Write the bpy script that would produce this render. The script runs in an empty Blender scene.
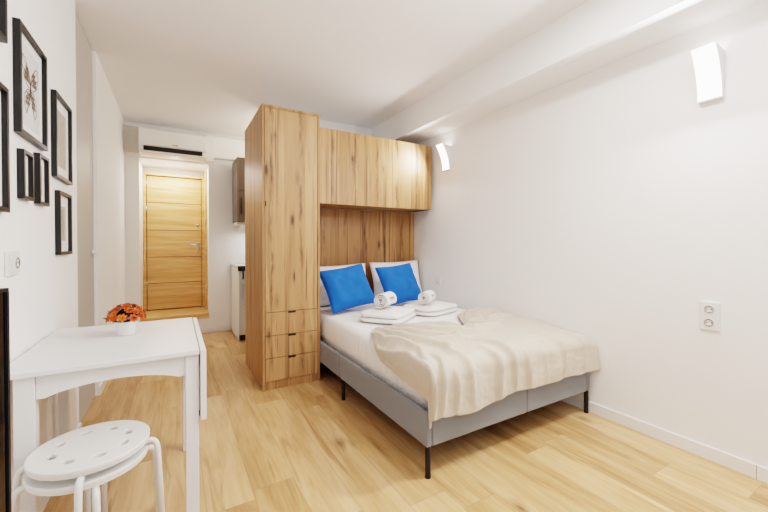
import bpy, bmesh, math, random
from mathutils import Vector, Matrix, noise
random.seed(7)
PI = math.pi
scene = bpy.context.scene
COL = scene.collection

# ------------------------------------------------------------------ materials
def newmat(name):
    m = bpy.data.materials.new(name); m.use_nodes = True
    nt = m.node_tree
    return m, nt, nt.nodes['Principled BSDF']

def N(nt, typ, **kw):
    n = nt.nodes.new(typ)
    for k, v in kw.items():
        setattr(n, k, v)
    return n

def L(nt, a, b): nt.links.new(a, b)

def setin(nt, sock, v):
    if hasattr(v, 'node'): L(nt, v, sock)
    else: sock.default_value = v

def mathn(nt, op, a, b=None, c=None):
    n = N(nt, 'ShaderNodeMath', operation=op)
    setin(nt, n.inputs[0], a)
    if b is not None: setin(nt, n.inputs[1], b)
    if c is not None: setin(nt, n.inputs[2], c)
    return n.outputs[0]

def mixc(nt, f, a, b, blend='MIX'):
    n = N(nt, 'ShaderNodeMix', data_type='RGBA', blend_type=blend)
    setin(nt, n.inputs[0], f); setin(nt, n.inputs[6], a); setin(nt, n.inputs[7], b)
    return n.outputs[2]

def ramp(nt, f, stops):
    n = N(nt, 'ShaderNodeValToRGB')
    e = n.color_ramp.elements
    while len(e) < len(stops): e.new(.5)
    for i, (p, c) in enumerate(stops):
        e[i].position = p; e[i].color = c if len(c) == 4 else (*c, 1)
    setin(nt, n.inputs[0], f)
    return n.outputs[0]

def vec_scale(nt, v, s):
    n = N(nt, 'ShaderNodeMapping'); L(nt, v, n.inputs[0]); n.inputs['Scale'].default_value = s
    return n.outputs[0]

def noise_t(nt, v, scale, detail=3, rough=.55, dist=0.):
    n = N(nt, 'ShaderNodeTexNoise'); L(nt, v, n.inputs['Vector'])
    n.inputs['Scale'].default_value = scale; n.inputs['Detail'].default_value = detail
    n.inputs['Roughness'].default_value = rough; n.inputs['Distortion'].default_value = dist
    return n.outputs['Fac']

def bump(nt, bsdf, h, strength=.2, dist=.01):
    b = N(nt, 'ShaderNodeBump'); L(nt, h, b.inputs['Height'])
    b.inputs['Strength'].default_value = strength; b.inputs['Distance'].default_value = dist
    L(nt, b.outputs[0], bsdf.inputs['Normal'])

def plain(name, col, rough=.5, metal=0., var=.03, scale=6., bmp=0., bscale=120., emit=None, spec=.5):
    """painted / plastic / metal surface with a little procedural unevenness"""
    m, nt, b = newmat(name)
    tc = N(nt, 'ShaderNodeTexCoord')
    f = noise_t(nt, tc.outputs['Object'], scale, 3)
    c2 = tuple(max(0, x * (1 - var * 2)) for x in col)
    L(nt, mixc(nt, f, (*c2, 1), (*col, 1)), b.inputs['Base Color'])
    b.inputs['Roughness'].default_value = rough
    b.inputs['Metallic'].default_value = metal
    b.inputs['Specular IOR Level'].default_value = spec
    if bmp: bump(nt, b, noise_t(nt, tc.outputs['Object'], bscale, 3), bmp, .004)
    if emit:
        b.inputs['Emission Color'].default_value = (*emit[0], 1); b.inputs['Emission Strength'].default_value = emit[1]
    return m

def fabric(name, col, rough=.9, weave=350., bmp=.25, var=.06, sheen=.2):
    m, nt, b = newmat(name)
    tc = N(nt, 'ShaderNodeTexCoord'); o = tc.outputs['Object']
    w = noise_t(nt, o, weave, 2, .7); big = noise_t(nt, o, 9., 3)
    dark = tuple(x * (1 - var * 2.5) for x in col)
    c = mixc(nt, big, (*dark, 1), (*col, 1))
    c = mixc(nt, mathn(nt, 'MULTIPLY', w, .35), c, (*tuple(x * .8 for x in col), 1))
    L(nt, c, b.inputs['Base Color']); b.inputs['Roughness'].default_value = rough
    b.inputs['Sheen Weight'].default_value = sheen
    bump(nt, b, w, bmp, .002)
    return m

def wild_oak(name, light, mid, dark, streak=.75, strip=.105):
    """vertical wild-oak boards: strips of varied tone, long grain, dark cracks and knots"""
    m, nt, b = newmat(name)
    tc = N(nt, 'ShaderNodeTexCoord'); o = tc.outputs['Object']
    sx = N(nt, 'ShaderNodeSeparateXYZ'); L(nt, o, sx.inputs[0])
    h = mathn(nt, 'ADD', sx.outputs[0], mathn(nt, 'MULTIPLY', sx.outputs[1], 1.0))
    idx = mathn(nt, 'FLOOR', mathn(nt, 'DIVIDE', mathn(nt, 'ADD', h, 7.3), strip))
    wn = N(nt, 'ShaderNodeTexWhiteNoise', noise_dimensions='1D'); L(nt, idx, wn.inputs['W'])
    rnd = wn.outputs['Value']
    cb = N(nt, 'ShaderNodeCombineXYZ')
    L(nt, h, cb.inputs[0]); L(nt, mathn(nt, 'MULTIPLY', rnd, 9.), cb.inputs[1])
    L(nt, mathn(nt, 'ADD', sx.outputs[2], mathn(nt, 'MULTIPLY', rnd, 5.)), cb.inputs[2])
    v = cb.outputs[0]
    g1 = noise_t(nt, vec_scale(nt, v, (9, 1, .9)), 1., 4, .6, .6)
    g2 = noise_t(nt, vec_scale(nt, v, (110, 1, 3.)), 1., 3, .6)
    g3 = noise_t(nt, vec_scale(nt, v, (20, 1, .55)), 1., 5, .62, .4)
    tone = mathn(nt, 'ADD', mathn(nt, 'MULTIPLY', g1, .75), mathn(nt, 'MULTIPLY', mathn(nt, 'SUBTRACT', rnd, .5), .38))
    tone = mathn(nt, 'ADD', tone, mathn(nt, 'MULTIPLY', mathn(nt, 'SUBTRACT', g2, .5), .28))
    c = ramp(nt, tone, [(.14, (*mid, 1)), (.40, tuple((a + d) / 2 for a, d in zip(light, mid))), (.60, light)])
    st = ramp(nt, g3, [(.52, (0, 0, 0)), (.68, (1, 1, 1))])
    c = mixc(nt, mathn(nt, 'MULTIPLY', st, streak * .75), c, (*dark, 1))
    # knots: elongated voronoi cells with a dark heart
    vo = N(nt, 'ShaderNodeTexVoronoi'); vo.inputs['Scale'].default_value = 1.
    L(nt, vec_scale(nt, v, (9., 1, 3.2)), vo.inputs['Vector'])
    k = ramp(nt, mathn(nt, 'ADD', vo.outputs['Distance'], mathn(nt, 'MULTIPLY', mathn(nt, 'SUBTRACT', g1, .5), .25)),
             [(.03, (1, 1, 1)), (.09, (.8, .8, .8)), (.13, (.3, .3, .3)), (.26, (0, 0, 0))])
    spc = N(nt, 'ShaderNodeSeparateColor')
    L(nt, vo.outputs['Color'], spc.inputs[0])
    sel2 = mathn(nt, 'GREATER_THAN', spc.outputs[0], .40)
    c = mixc(nt, mathn(nt, 'MULTIPLY', mathn(nt, 'MULTIPLY', k, sel2), .9), c, (*tuple(x * .6 for x in dark), 1))
    # thin dark cracks
    cr = noise_t(nt, vec_scale(nt, v, (42, 1, 1.0)), 1., 3, .6, .3)
    crk = ramp(nt, cr, [(.63, (0, 0, 0)), (.70, (1, 1, 1))])
    c = mixc(nt, mathn(nt, 'MULTIPLY', crk, .8), c, (*dark, 1))
    # dark irregular heart line along the middle of every second board
    wob = mathn(nt, 'MULTIPLY', mathn(nt, 'SUBTRACT', noise_t(nt, vec_scale(nt, o, (.01, .01, 1.6)), 1.7, 3), .5), .10)
    fr_ = mathn(nt, 'FRACT', mathn(nt, 'DIVIDE', mathn(nt, 'ADD', mathn(nt, 'ADD', h, 7.36), wob), .235))
    dd = mathn(nt, 'ABSOLUTE', mathn(nt, 'SUBTRACT', fr_, .5))
    hl = ramp(nt, dd, [(.0, (1, 1, 1)), (.035, (.55, .55, .55)), (.11, (0, 0, 0))])
    brk = ramp(nt, noise_t(nt, vec_scale(nt, o, (14, 14, 3.2)), 1., 4, .65), [(.42, (0, 0, 0)), (.62, (1, 1, 1))])
    c = mixc(nt, mathn(nt, 'MULTIPLY', mathn(nt, 'MULTIPLY', hl, brk), 1. * streak), c, (*dark, 1))
    L(nt, c, b.inputs['Base Color'])
    b.inputs['Roughness'].default_value = .42
    b.inputs['Specular IOR Level'].default_value = .45
    bump(nt, b, g2, .08, .003)
    return m

def plank_floor(name):
    m, nt, b = newmat(name)
    tc = N(nt, 'ShaderNodeTexCoord'); o = tc.outputs['Object']
    sx = N(nt, 'ShaderNodeSeparateXYZ'); L(nt, o, sx.inputs[0])
    W, LEN = .19, 1.28
    xr = mathn(nt, 'DIVIDE', mathn(nt, 'ADD', sx.outputs[0], 5.02), W)
    row = mathn(nt, 'FLOOR', xr)
    w1 = N(nt, 'ShaderNodeTexWhiteNoise', noise_dimensions='1D'); L(nt, row, w1.inputs['W'])
    yr = mathn(nt, 'DIVIDE', mathn(nt, 'ADD', sx.outputs[1], mathn(nt, 'ADD', mathn(nt, 'MULTIPLY', w1.outputs['Value'], LEN), 7.)), LEN)
    pl = mathn(nt, 'FLOOR', yr)
    cb = N(nt, 'ShaderNodeCombineXYZ'); L(nt, row, cb.inputs[0]); L(nt, pl, cb.inputs[1])
    w2 = N(nt, 'ShaderNodeTexWhiteNoise', noise_dimensions='2D'); L(nt, cb.outputs[0], w2.inputs['Vector'])
    rnd = w2.outputs['Value']
    v = N(nt, 'ShaderNodeCombineXYZ')
    L(nt, sx.outputs[0], v.inputs[0]); L(nt, mathn(nt, 'ADD', sx.outputs[1], mathn(nt, 'MULTIPLY', rnd, 11.)), v.inputs[1]); L(nt, mathn(nt, 'MULTIPLY', rnd, 17.), v.inputs[2])
    v = v.outputs[0]
    g1 = noise_t(nt, vec_scale(nt, v, (11, 1.3, 1)), 1., 4, .6, 1.2)
    g2 = noise_t(nt, vec_scale(nt, v, (120, 4, 1)), 1., 3, .6)
    tone = mathn(nt, 'ADD', mathn(nt, 'MULTIPLY', g1, .8), mathn(nt, 'MULTIPLY', mathn(nt, 'SUBTRACT', rnd, .5), .22))
    tone = mathn(nt, 'ADD', tone, mathn(nt, 'MULTIPLY', mathn(nt, 'SUBTRACT', g2, .5), .22))
    c = ramp(nt, tone, [(.10, (.29, .155, .062)), (.36, (.52, .32, .155)), (.62, (.69, .465, .265))])
    vo = N(nt, 'ShaderNodeTexVoronoi'); vo.inputs['Scale'].default_value = 1.
    L(nt, vec_scale(nt, v, (4.2, 2.2, 1)), vo.inputs['Vector'])
    k = ramp(nt, mathn(nt, 'ADD', vo.outputs['Distance'], mathn(nt, 'MULTIPLY', mathn(nt, 'SUBTRACT', g1, .5), .35)),
             [(.015, (1, 1, 1)), (.07, (.5, .5, .5)), (.20, (0, 0, 0))])
    spc = N(nt, 'ShaderNodeSeparateColor'); L(nt, vo.outputs['Color'], spc.inputs[0])
    k = mathn(nt, 'MULTIPLY', k, mathn(nt, 'GREATER_THAN', spc.outputs[0], .35))
    c = mixc(nt, mathn(nt, 'MULTIPLY', k, .85), c, (.13, .06, .022, 1))
    st = ramp(nt, noise_t(nt, vec_scale(nt, v, (16, 1.1, 1)), 1., 4, .6, .8), [(.60, (0, 0, 0)), (.72, (1, 1, 1))])
    c = mixc(nt, mathn(nt, 'MULTIPLY', st, .75), c, (.28, .14, .052, 1))
    fx = mathn(nt, 'FRACT', xr); fy = mathn(nt, 'FRACT', yr)
    gx = mathn(nt, 'LESS_THAN', mathn(nt, 'MINIMUM', fx, mathn(nt, 'SUBTRACT', 1., fx)), .009)
    gy = mathn(nt, 'LESS_THAN', mathn(nt, 'MINIMUM', fy, mathn(nt, 'SUBTRACT', 1., fy)), .0014)
    gap = mathn(nt, 'MAXIMUM', gx, gy)
    c = mixc(nt, mathn(nt, 'MULTIPLY', gap, .38), c, (.22, .13, .06, 1))
    L(nt, c, b.inputs['Base Color'])
    b.inputs['Roughness'].default_value = .38
    b.inputs['Specular IOR Level'].default_value = .4
    bump(nt, b, mathn(nt, 'SUBTRACT', g2, mathn(nt, 'MULTIPLY', gap, 1.5)), .06, .003)
    return m

def door_oak(name):
    """oak veneer with horizontal grain"""
    m, nt, b = newmat(name)
    tc = N(nt, 'ShaderNodeTexCoord'); o = tc.outputs['Object']
    g1 = noise_t(nt, vec_scale(nt, o, (1.2, 1, 16)), 1., 4, .6, .8)
    g2 = noise_t(nt, vec_scale(nt, o, (4, 1, 120)), 1., 3, .6)
    t = mathn(nt, 'ADD', mathn(nt, 'MULTIPLY', g1, .8), mathn(nt, 'MULTIPLY', g2, .2))
    c = ramp(nt, t, [(.25, (.46, .245, .085)), (.5, (.64, .39, .165)), (.70, (.76, .54, .29))])
    L(nt, c, b.inputs['Base Color']); b.inputs['Roughness'].default_value = .4
    return m

def stripe_fabric(name, col):
    m, nt, b = newmat(name)
    tc = N(nt, 'ShaderNodeTexCoord'); o = tc.outputs['Object']
    w = noise_t(nt, o, 260., 2, .7); s = noise_t(nt, vec_scale(nt, o, (3, 40, 3)), 1., 3)
    c = mixc(nt, s, (*tuple(x * .9 for x in col), 1), (*col, 1))
    L(nt, c, b.inputs['Base Color']); b.inputs['Roughness'].default_value = .95
    b.inputs['Sheen Weight'].default_value = .3
    bump(nt, b, mathn(nt, 'ADD', w, s), .35, .003)
    return m

M = {}
M['wall'] = plain('wall_paint', (.86, .853, .85), .75, var=.012, scale=2., bmp=.04, bscale=180.)
M['wall_left'] = plain('wall_paint_cool', (.86, .868, .88), .75, var=.012, scale=2., bmp=.04, bscale=180.)
M['ceil'] = plain('ceiling_paint', (.87, .878, .885), .85, var=.012, scale=2.)
M['shade_door'] = plain('white_door_shade', (.50, .485, .46), .5, var=.02, scale=2.)  # white door, with the shade of its recess put into the colour
M['trim'] = plain('white_trim_paint', (.82, .81, .80), .4, var=.015)
M['bulk_shade'] = plain('bulkhead_shade', (.60, .565, .53), .7, var=.02, scale=3.)  # shaded left part of the bulkhead, shade put into the colour
M['floor'] = plank_floor('oak_laminate')
M['oak'] = wild_oak('wild_oak', (.53, .315, .155), (.34, .185, .08), (.10, .045, .018), .8, .07)
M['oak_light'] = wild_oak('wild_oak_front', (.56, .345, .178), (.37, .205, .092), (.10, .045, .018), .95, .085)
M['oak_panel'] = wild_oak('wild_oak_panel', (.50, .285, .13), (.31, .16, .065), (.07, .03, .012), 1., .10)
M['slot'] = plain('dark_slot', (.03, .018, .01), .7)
M['door'] = door_oak('oak_door_veneer')
M['doorframe'] = door_oak('oak_frame_veneer')
M['steel'] = plain('brushed_steel', (.5, .5, .5), .3, 1.)
M['white_lacquer'] = plain('white_lacquer', (.73, .74, .755), .35, var=.01)
M['white_plastic'] = plain('white_plastic', (.76, .765, .77), .35, var=.01)
M['white_metal'] = plain('white_powder_coat', (.74, .75, .76), .35, var=.01)
M['black_frame'] = plain('black_wood_frame', (.012, .013, .015), .35, var=.1)
M['black_metal'] = plain('black_metal', (.008, .008, .009), .4)
M['black_gloss'] = plain('black_gloss_screen', (.004, .004, .005), .06)
M['black_plastic'] = plain('black_plastic', (.01, .01, .011), .4)
M['paper'] = plain('passepartout_paper', (.80, .80, .805), .8, var=.01)
M['print_grey'] = plain('grey_print', (.66, .67, .70), .8, var=.03, scale=14)
M['print_sepia'] = plain('sepia_print', (.55, .50, .455), .8, var=.12, scale=22)
M['ink'] = plain('brown_ink', (.20, .155, .10), .8, var=.15, scale=60)
M['ink_pale'] = plain('pale_brown_ink', (.42, .37, .29), .8, var=.1, scale=60)
M['rail'] = fabric('grey_upholstery', (.235, .255, .275), .9, 420.)
M['sheet'] = fabric('white_cotton_sheet', (.86, .855, .855), .85, 300., .1, .015)
M['pillow'] = fabric('white_pillowcase', (.86, .855, .86), .85, 300., .12, .015)
M['blue'] = fabric('cobalt_blue_cotton', (.002, .130, .51), .8, 380., .25, .06, .05)
M['towel'] = fabric('white_terry', (.86, .85, .84), .95, 160., .6, .02, .3)
M['towel_band'] = fabric('grey_stitching', (.30, .30, .32), .95, 260., .3, .1)
M['throw'] = stripe_fabric('cream_throw', (.56, .49, .41))
M['ac'] = plain('ac_plastic', (.83, .82, .80), .35, var=.01)
M['ac_dark'] = plain('ac_vent_dark', (.012, .011, .01), .6)
M['kit_wood'] = wild_oak('grey_brown_laminate', (.17, .125, .092), (.11, .078, .055), (.05, .035, .025), .4)
M['kit_white'] = plain('kitchen_white_front', (.78, .775, .74), .4)
M['kit_top'] = plain('kitchen_worktop', (.60, .59, .56), .35, var=.1, scale=40)
M['hood'] = plain('hood_cream_metal', (.66, .64, .56), .4)
M['glow'] = plain('sconce_diffuser', (.9, .9, .9), .5, emit=((1., .965, .92), 6.))
M['sconce'] = plain('sconce_plaster', (.82, .82, .82), .6)
M['pot'] = plain('white_ceramic', (.84, .84, .85), .25, var=.01)
M['petal'] = plain('orange_petals', (.68, .105, .010), .6, var=.25, scale=60)
M['petal2'] = plain('amber_petals', (.75, .17, .012), .6, var=.2, scale=60)
M['leaf'] = plain('dark_green_leaf', (.03, .09, .02), .6, var=.3, scale=60)
M['soil'] = plain('dark_soil', (.03, .02, .012), .9)
M['socket_dark'] = plain('socket_grey', (.16, .15, .145), .5)

# ------------------------------------------------------------------ mesh helpers
def box(bm, x0, x1, y0, y1, z0, z1, bev=0., seg=2):
    r = bmesh.ops.create_cube(bm, size=1.)
    vs = r['verts']
    for v in vs:
        v.co = Vector(((x0 + x1) / 2 + v.co.x * (x1 - x0), (y0 + y1) / 2 + v.co.y * (y1 - y0), (z0 + z1) / 2 + v.co.z * (z1 - z0)))
    if bev > 0:
        es = {e for v in vs for e in v.link_edges}
        bmesh.ops.bevel(bm, geom=list(es), offset=bev, segments=seg, affect='EDGES', profile=.5)
    return bm

def prism(bm, pts, axis, a0, a1, bev=0.):
    """extrude polygon pts (2-D) along axis: X -> pts are (y,z), Y -> (x,z), Z -> (x,y)"""
    def mk(p, a):
        return {'X': (a, p[0], p[1]), 'Y': (p[0], a, p[1]), 'Z': (p[0], p[1], a)}[axis]
    A = [bm.verts.new(mk(p, a0)) for p in pts]; B = [bm.verts.new(mk(p, a1)) for p in pts]
    n = len(pts)
    fs = [bm.faces.new(A), bm.faces.new(B[::-1])]
    for i in range(n):
        fs.append(bm.faces.new((A[i], B[i], B[(i + 1) % n], A[(i + 1) % n])))
    bmesh.ops.recalc_face_normals(bm, faces=fs)
    if bev:
        es = {e for f in fs for e in f.edges if abs(e.calc_face_angle(0)) > .6}
        bmesh.ops.bevel(bm, geom=list(es), offset=bev, segments=2, affect='EDGES', profile=.5)
    return bm

def tube(bm, pts, r, seg=12, cap=True):
    pts = [Vector(p) for p in pts]; rings = []
    up = None
    for i, p in enumerate(pts):
        d = (pts[min(i + 1, len(pts) - 1)] - pts[max(i - 1, 0)]).normalized()
        if up is None:
            up = Vector((0, 0, 1)) if abs(d.z) < .9 else Vector((1, 0, 0))
        s = d.cross(up).normalized(); u = s.cross(d).normalized(); up = u
        rr = r[i] if isinstance(r, (list, tuple)) else r
        rings.append([bm.verts.new(p + (s * math.cos(2 * PI * k / seg) + u * math.sin(2 * PI * k / seg)) * rr) for k in range(seg)])
    for a, b in zip(rings, rings[1:]):
        for k in range(seg):
            bm.faces.new((a[k], a[(k + 1) % seg], b[(k + 1) % seg], b[k]))
    if cap:
        bm.faces.new(rings[0][::-1]); bm.faces.new(rings[-1])
    return bm

def lathe(bm, prof, c=(0, 0, 0), seg=32, axis='Z'):
    rings = []
    for r, z in prof:
        ring = []
        for k in range(seg):
            a = 2 * PI * k / seg
            p = (r * math.cos(a), r * math.sin(a), z)
            if axis == 'X': p = (p[2], p[0], p[1])
            if axis == 'Y': p = (p[0], p[2], p[1])
            ring.append(bm.verts.new(Vector(c) + Vector(p)))
        rings.append(ring)
    fs = []
    for a, b in zip(rings, rings[1:]):
        for k in range(seg):
            fs.append(bm.faces.new((a[k], a[(k + 1) % seg], b[(k + 1) % seg], b[k])))
    fs.append(bm.faces.new(rings[0][::-1])); fs.append(bm.faces.new(rings[-1]))
    bmesh.ops.recalc_face_normals(bm, faces=fs)
    return bm

def smooth_path(pts, n=6):
    pts = [Vector(p) for p in pts]; out = []
    for i in range(len(pts) - 1):
        p0, p1, p2, p3 = pts[max(i - 1, 0)], pts[i], pts[i + 1], pts[min(i + 2, len(pts) - 1)]
        for k in range(n):
            t = k / n
            out.append(.5 * ((2 * p1) + (p2 - p0) * t + (2 * p0 - 5 * p1 + 4 * p2 - p3) * t * t + (3 * p1 - p0 - 3 * p2 + p3) * t ** 3))
    out.append(pts[-1])
    return out

def obj(name, bm, mat, parent=None, smooth=False, world=True):
    """link a bmesh as ONE object; meshes are given in world space and shifted to the parent's base"""
    if parent is not None and world:
        off = root_loc(parent)
        bmesh.ops.translate(bm, verts=bm.verts, vec=-off)
    me = bpy.data.meshes.new(name); bm.to_mesh(me); bm.free()
    if smooth:
        for p in me.polygons: p.use_smooth = True
    o = bpy.data.objects.new(name, me); COL.objects.link(o)
    me.materials.append(M[mat] if isinstance(mat, str) else mat)
    if parent is not None: o.parent = parent
    return o

def root_loc(p):
    v = Vector((0, 0, 0))
    while p is not None:
        v += p.location; p = p.parent
    return v

def thing(name, label, cat, loc=(0, 0, 0), rotz=0., group=None):
    o = bpy.data.objects.new(name, None); COL.objects.link(o)
    o.empty_display_size = .05
    o.location = loc; o.rotation_euler = (0, 0, rotz)
    o['label'] = label; o['category'] = cat
    if group: o['group'] = group
    return o

def tag(o, label, cat, group=None):
    o['label'] = label; o['category'] = cat
    if group: o['group'] = group
    return o

def struct(name, bm, mat, parent=None, smooth=False):
    o = obj(name, bm, mat, parent, smooth)
    if parent is None: o['kind'] = 'structure'
    return o

def dup(o, parent=None):
    c = o.copy(); COL.objects.link(c)
    if parent is not None: c.parent = parent
    for ch in list(o.children): dup(ch, c)
    return c

def BM(): return bmesh.new()
def bx(*a, **k): return box(BM(), *a, **k)

# ------------------------------------------------------------------ room dimensions (metres; camera stands at x=0, y=0)
LX, RX, CZ, FY = -.50, 2.42, 2.56, 5.10
BACKY = -1.6
HY = 3.455          # face of the partition wall behind the bed
BEAMX, BEAMZ = 2.10, 2.29
WX0_ = .575

struct('floor', bx(LX - .3, RX + .2, BACKY, FY + .02, -.06, 0), 'floor')
struct('ceiling', bx(LX - .3, RX + .2, BACKY, FY + .2, CZ, CZ + .08), 'ceil')
struct('wall_right', bx(RX, RX + .12, BACKY, FY + .1, 0, CZ), 'wall')
# left wall with a shallow full-height recess for a flush door
DY0, DY1 = 2.745, 3.375
w = BM()
box(w, LX - .14, LX, BACKY, DY0, 0, CZ); box(w, LX - .14, LX, DY1, FY + .1, 0, CZ)
box(w, LX - .14, LX - .10, DY0, DY1, 0, CZ)
struct('wall_left', w, 'wall_left')
# partition behind the bed head (closes off the kitchen corner)
w = BM(); box(w, WX0_ + .02, RX, HY, HY + .08, 0, 2.17); box(w, .83, RX, HY + .08, 3.9, 2.09, 2.17); box(w, .82, RX, 3.9, 3.98, 0, CZ)
struct('wall_head', w, 'ceil')
# far wall with the raised door opening
OX0, OX1, OZ0, OZ1, DYP = -.362, .375, .195, 2.16, 5.66
w = BM()
box(w, LX - .02, OX0, FY, FY + .12, 0, CZ); box(w, OX1, RX, FY, FY + .12, 0, CZ)
box(w, OX0, OX1, FY, FY + .12, OZ1, CZ); box(w, OX0, OX1, FY, FY + .12, 0, OZ0)
# reveals of the door niche
box(w, OX0 - .06, OX0, FY + .12, DYP + .1, 0, OZ1 + .06); box(w, OX1, OX1 + .06, FY + .12, DYP + .1, 0, OZ1 + .06)
box(w, OX0, OX1, FY + .12, DYP + .1, OZ1, OZ1 + .06)
box(w, OX0, OX1, DYP + .05, DYP + .1, OZ0, OZ1)
struct('wall_far', w, 'wall')
# ceiling beam along the right wall, bulkhead over the far wall
struct('trim_1', bx(BEAMX, RX, BACKY, 3.9, BEAMZ, CZ), 'ceil')
struct('trim_2', bx(LX, RX, FY - .10, FY, 2.235, 2.50), 'wall')
struct('trim_3', bx(LX, -.345, FY - .11, FY - .10, 2.19, 2.49), 'bulk_shade')  # thin sheet with painted shade, left of the air conditioner
struct('trim_4', bx(.337, .425, FY - .15, FY - .10, 2.17, 2.50, .004), 'trim')
# wooden threshold of the door opening
w = BM(); box(w, OX0 + .002, OX1 - .002, FY - .012, DYP + .05, OZ0 - .005, .255, .004)
struct('trim_5', w, 'doorframe')
# oak lining on the right reveal
struct('trim_6', bx(OX1 - .02, OX1 - .002, FY + .25, DYP, .255, 2.12), 'doorframe')

# baseboards
def base_bm(x0, x1, y0, y1): return bx(x0, x1, y0, y1, 0, .07, .003)
w = BM(); box(w, RX - .013, RX, .5705, HY, 0, .07, .002); box(w, RX - .013, RX, BACKY, .5685, 0, .07, .002)
struct('baseboard_right', w, 'trim')
w = BM(); box(w, LX, LX + .013, BACKY, DY0, 0, .07, .002); box(w, LX, LX + .013, DY1, FY, 0, .07, .002); struct('baseboard_left', w, 'trim')
struct('baseboard_far', base_bm(LX + .013, .63, FY - .013, FY), 'trim')

# white flush door in the left wall
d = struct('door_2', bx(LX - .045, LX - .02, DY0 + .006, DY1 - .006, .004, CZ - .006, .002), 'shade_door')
h = BM(); lathe(h, [(.022, 0), (.022, .008), (.010, .010), (.010, .032)], (LX - .02, 3.31, 1.07), 16, 'X')
box(h, LX + .006, LX + .018, 3.215, 3.318, 1.062, 1.078, .004)
obj('door_handle', h, 'white_plastic', d, True)

# entrance door of oak with five horizontal boards
d = struct('door_1', bx(-.322, .322, DYP - .004, DYP + .03, .262, 2.045), 'slot')
ZS = [.264, .615, .965, 1.325, 1.69, 2.043]
for a, b_ in zip(ZS, ZS[1:]):
    obj('door_board', bx(-.320, .320, DYP - .022, DYP, a + .003, b_ - .003, .003), 'door', d)
f = BM(); box(f, -.36, -.326, DYP - .05, DYP + .04, .256, 2.085, .003); box(f, .326, .36, DYP - .05, DYP + .04, .256, 2.085, .003)
box(f, -.326, .326, DYP - .05, DYP + .04, 2.049, 2.085, .003)
obj('door_frame', f, 'doorframe', d)
h = BM(); box(h, .262, .290, DYP - .03, DYP - .022, 1.03, 1.17, .003)
tube(h, [(.276, DYP - .025, 1.135), (.276, DYP - .07, 1.135), (.262, DYP - .075, 1.135), (.150, DYP - .072, 1.135)], .009, 10)
obj('door_handle', h, 'steel', d, True)
h = lathe(BM(), [(.018, 0), (.018, -.008), (.010, -.012)], (.276, DYP - .022, 1.40), 16, 'Y'); obj('door_lock', h, 'steel', d, True)
for z in (.55, 1.55, 1.9):
    obj('hinge', lathe(BM(), [(.008, 0), (.008, .09)], (-.323, DYP - .028, z), 10), 'steel', d, True)

# ------------------------------------------------------------------ wardrobe
WX0, WX1, WYF, WYB, WZ = .575, 1.036, 2.825, HY, 2.206
t = thing('wardrobe', 'tall wild oak wardrobe column with one door above three drawers', 'wardrobe', (.80, 3.1, 0))
w = BM()
box(w, WX0, WX0 + .0185, WYF, WYB + .15, 0, WZ, .001); box(w, WX1 - .019, WX1, WYF, WYB - .002, 0, WZ, .001)
box(w, WX0 + .019, WX1 - .019, WYF + .004, WYB - .002, WZ - .019, WZ); box(w, WX0 + .019, WX1 - .019, WYB - .02, WYB - .002, 0, WZ - .019)
obj('carcass', w, 'oak', t)
obj('plinth', bx(WX0 + .019, WX1 - .019, WYF + .012, WYF + .03, 0, .066), 'oak', t)
obj('gap_shade_panel', bx(WX0 + .019, WX1 - .019, WYF + .03, WYF + .034, .066, WZ - .02), 'slot', t)  # dark sheet behind door and drawers, painted shade for the gaps
dr = BM()
box(dr, WX0 + .0215, WX1 - .0215, WYF + .002, WYF + .021, .606, WZ - .022, .001)
dd = obj('door', dr, 'oak_light', t)
obj('finger_slot', bx(WX0 + .0217, WX0 + .030, WYF + .0005, WYF + .0035, 1.425, 1.465), 'slot', dd)
for z0, z1 in ((.424, .602), (.249, .420), (.069, .245)):
    o_ = obj('drawer', bx(WX0 + .0215, WX1 - .0215, WYF + .002, WYF + .021, z0, z1, .001), 'oak_light', t)
    obj('finger_slot', bx(.772, .832, WYF - .0005, WYF + .004, z1 - .014, z1 + .001), 'slot', o_)

# overhead cabinet above the bed
UY, UZ0, UZ1, UX0, UX1 = 3.056, 1.506, 2.183, WX1 + .002, 2.372
t = thing('overhead_cabinet', 'wild oak wall cabinet with three doors hung above the bed head', 'cabinet', (1.7, 3.25, UZ0))
w = BM(); box(w, UX0, UX1, UY + .02, HY - .002, UZ0, UZ0 + .018); box(w, UX0, UX1, UY + .02, HY - .002, UZ1 - .018, UZ1)
box(w, UX0, UX0 + .018, UY + .02, HY - .002, UZ0, UZ1); box(w, 2.298, UX1, UY + .001, HY - .002, UZ0, UZ1, .001)
obj('carcass', w, 'oak', t)
obj('gap_shade_panel', bx(UX0 + .018, 2.298, UY + .022, UY + .026, UZ0 + .018, UZ1 - .018), 'slot', t)  # dark sheet added behind the doors as shade in the joints
for a, b_ in ((UX0, 1.475), (1.475, 1.886), (1.886, 2.297)):
    obj('door', bx(a + .0012, b_ - .0012, UY, UY + .019, UZ0 - .004, UZ1, .001), 'oak_light', t)
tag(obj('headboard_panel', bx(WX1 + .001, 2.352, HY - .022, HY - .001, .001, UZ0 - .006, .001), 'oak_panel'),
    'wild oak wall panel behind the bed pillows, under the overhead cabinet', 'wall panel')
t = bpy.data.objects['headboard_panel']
obj('end_strip', bx(2.354, RX - .002, HY - .022, HY - .001, .001, UZ0 - .005 - .001, .001), 'oak_panel', t)

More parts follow.
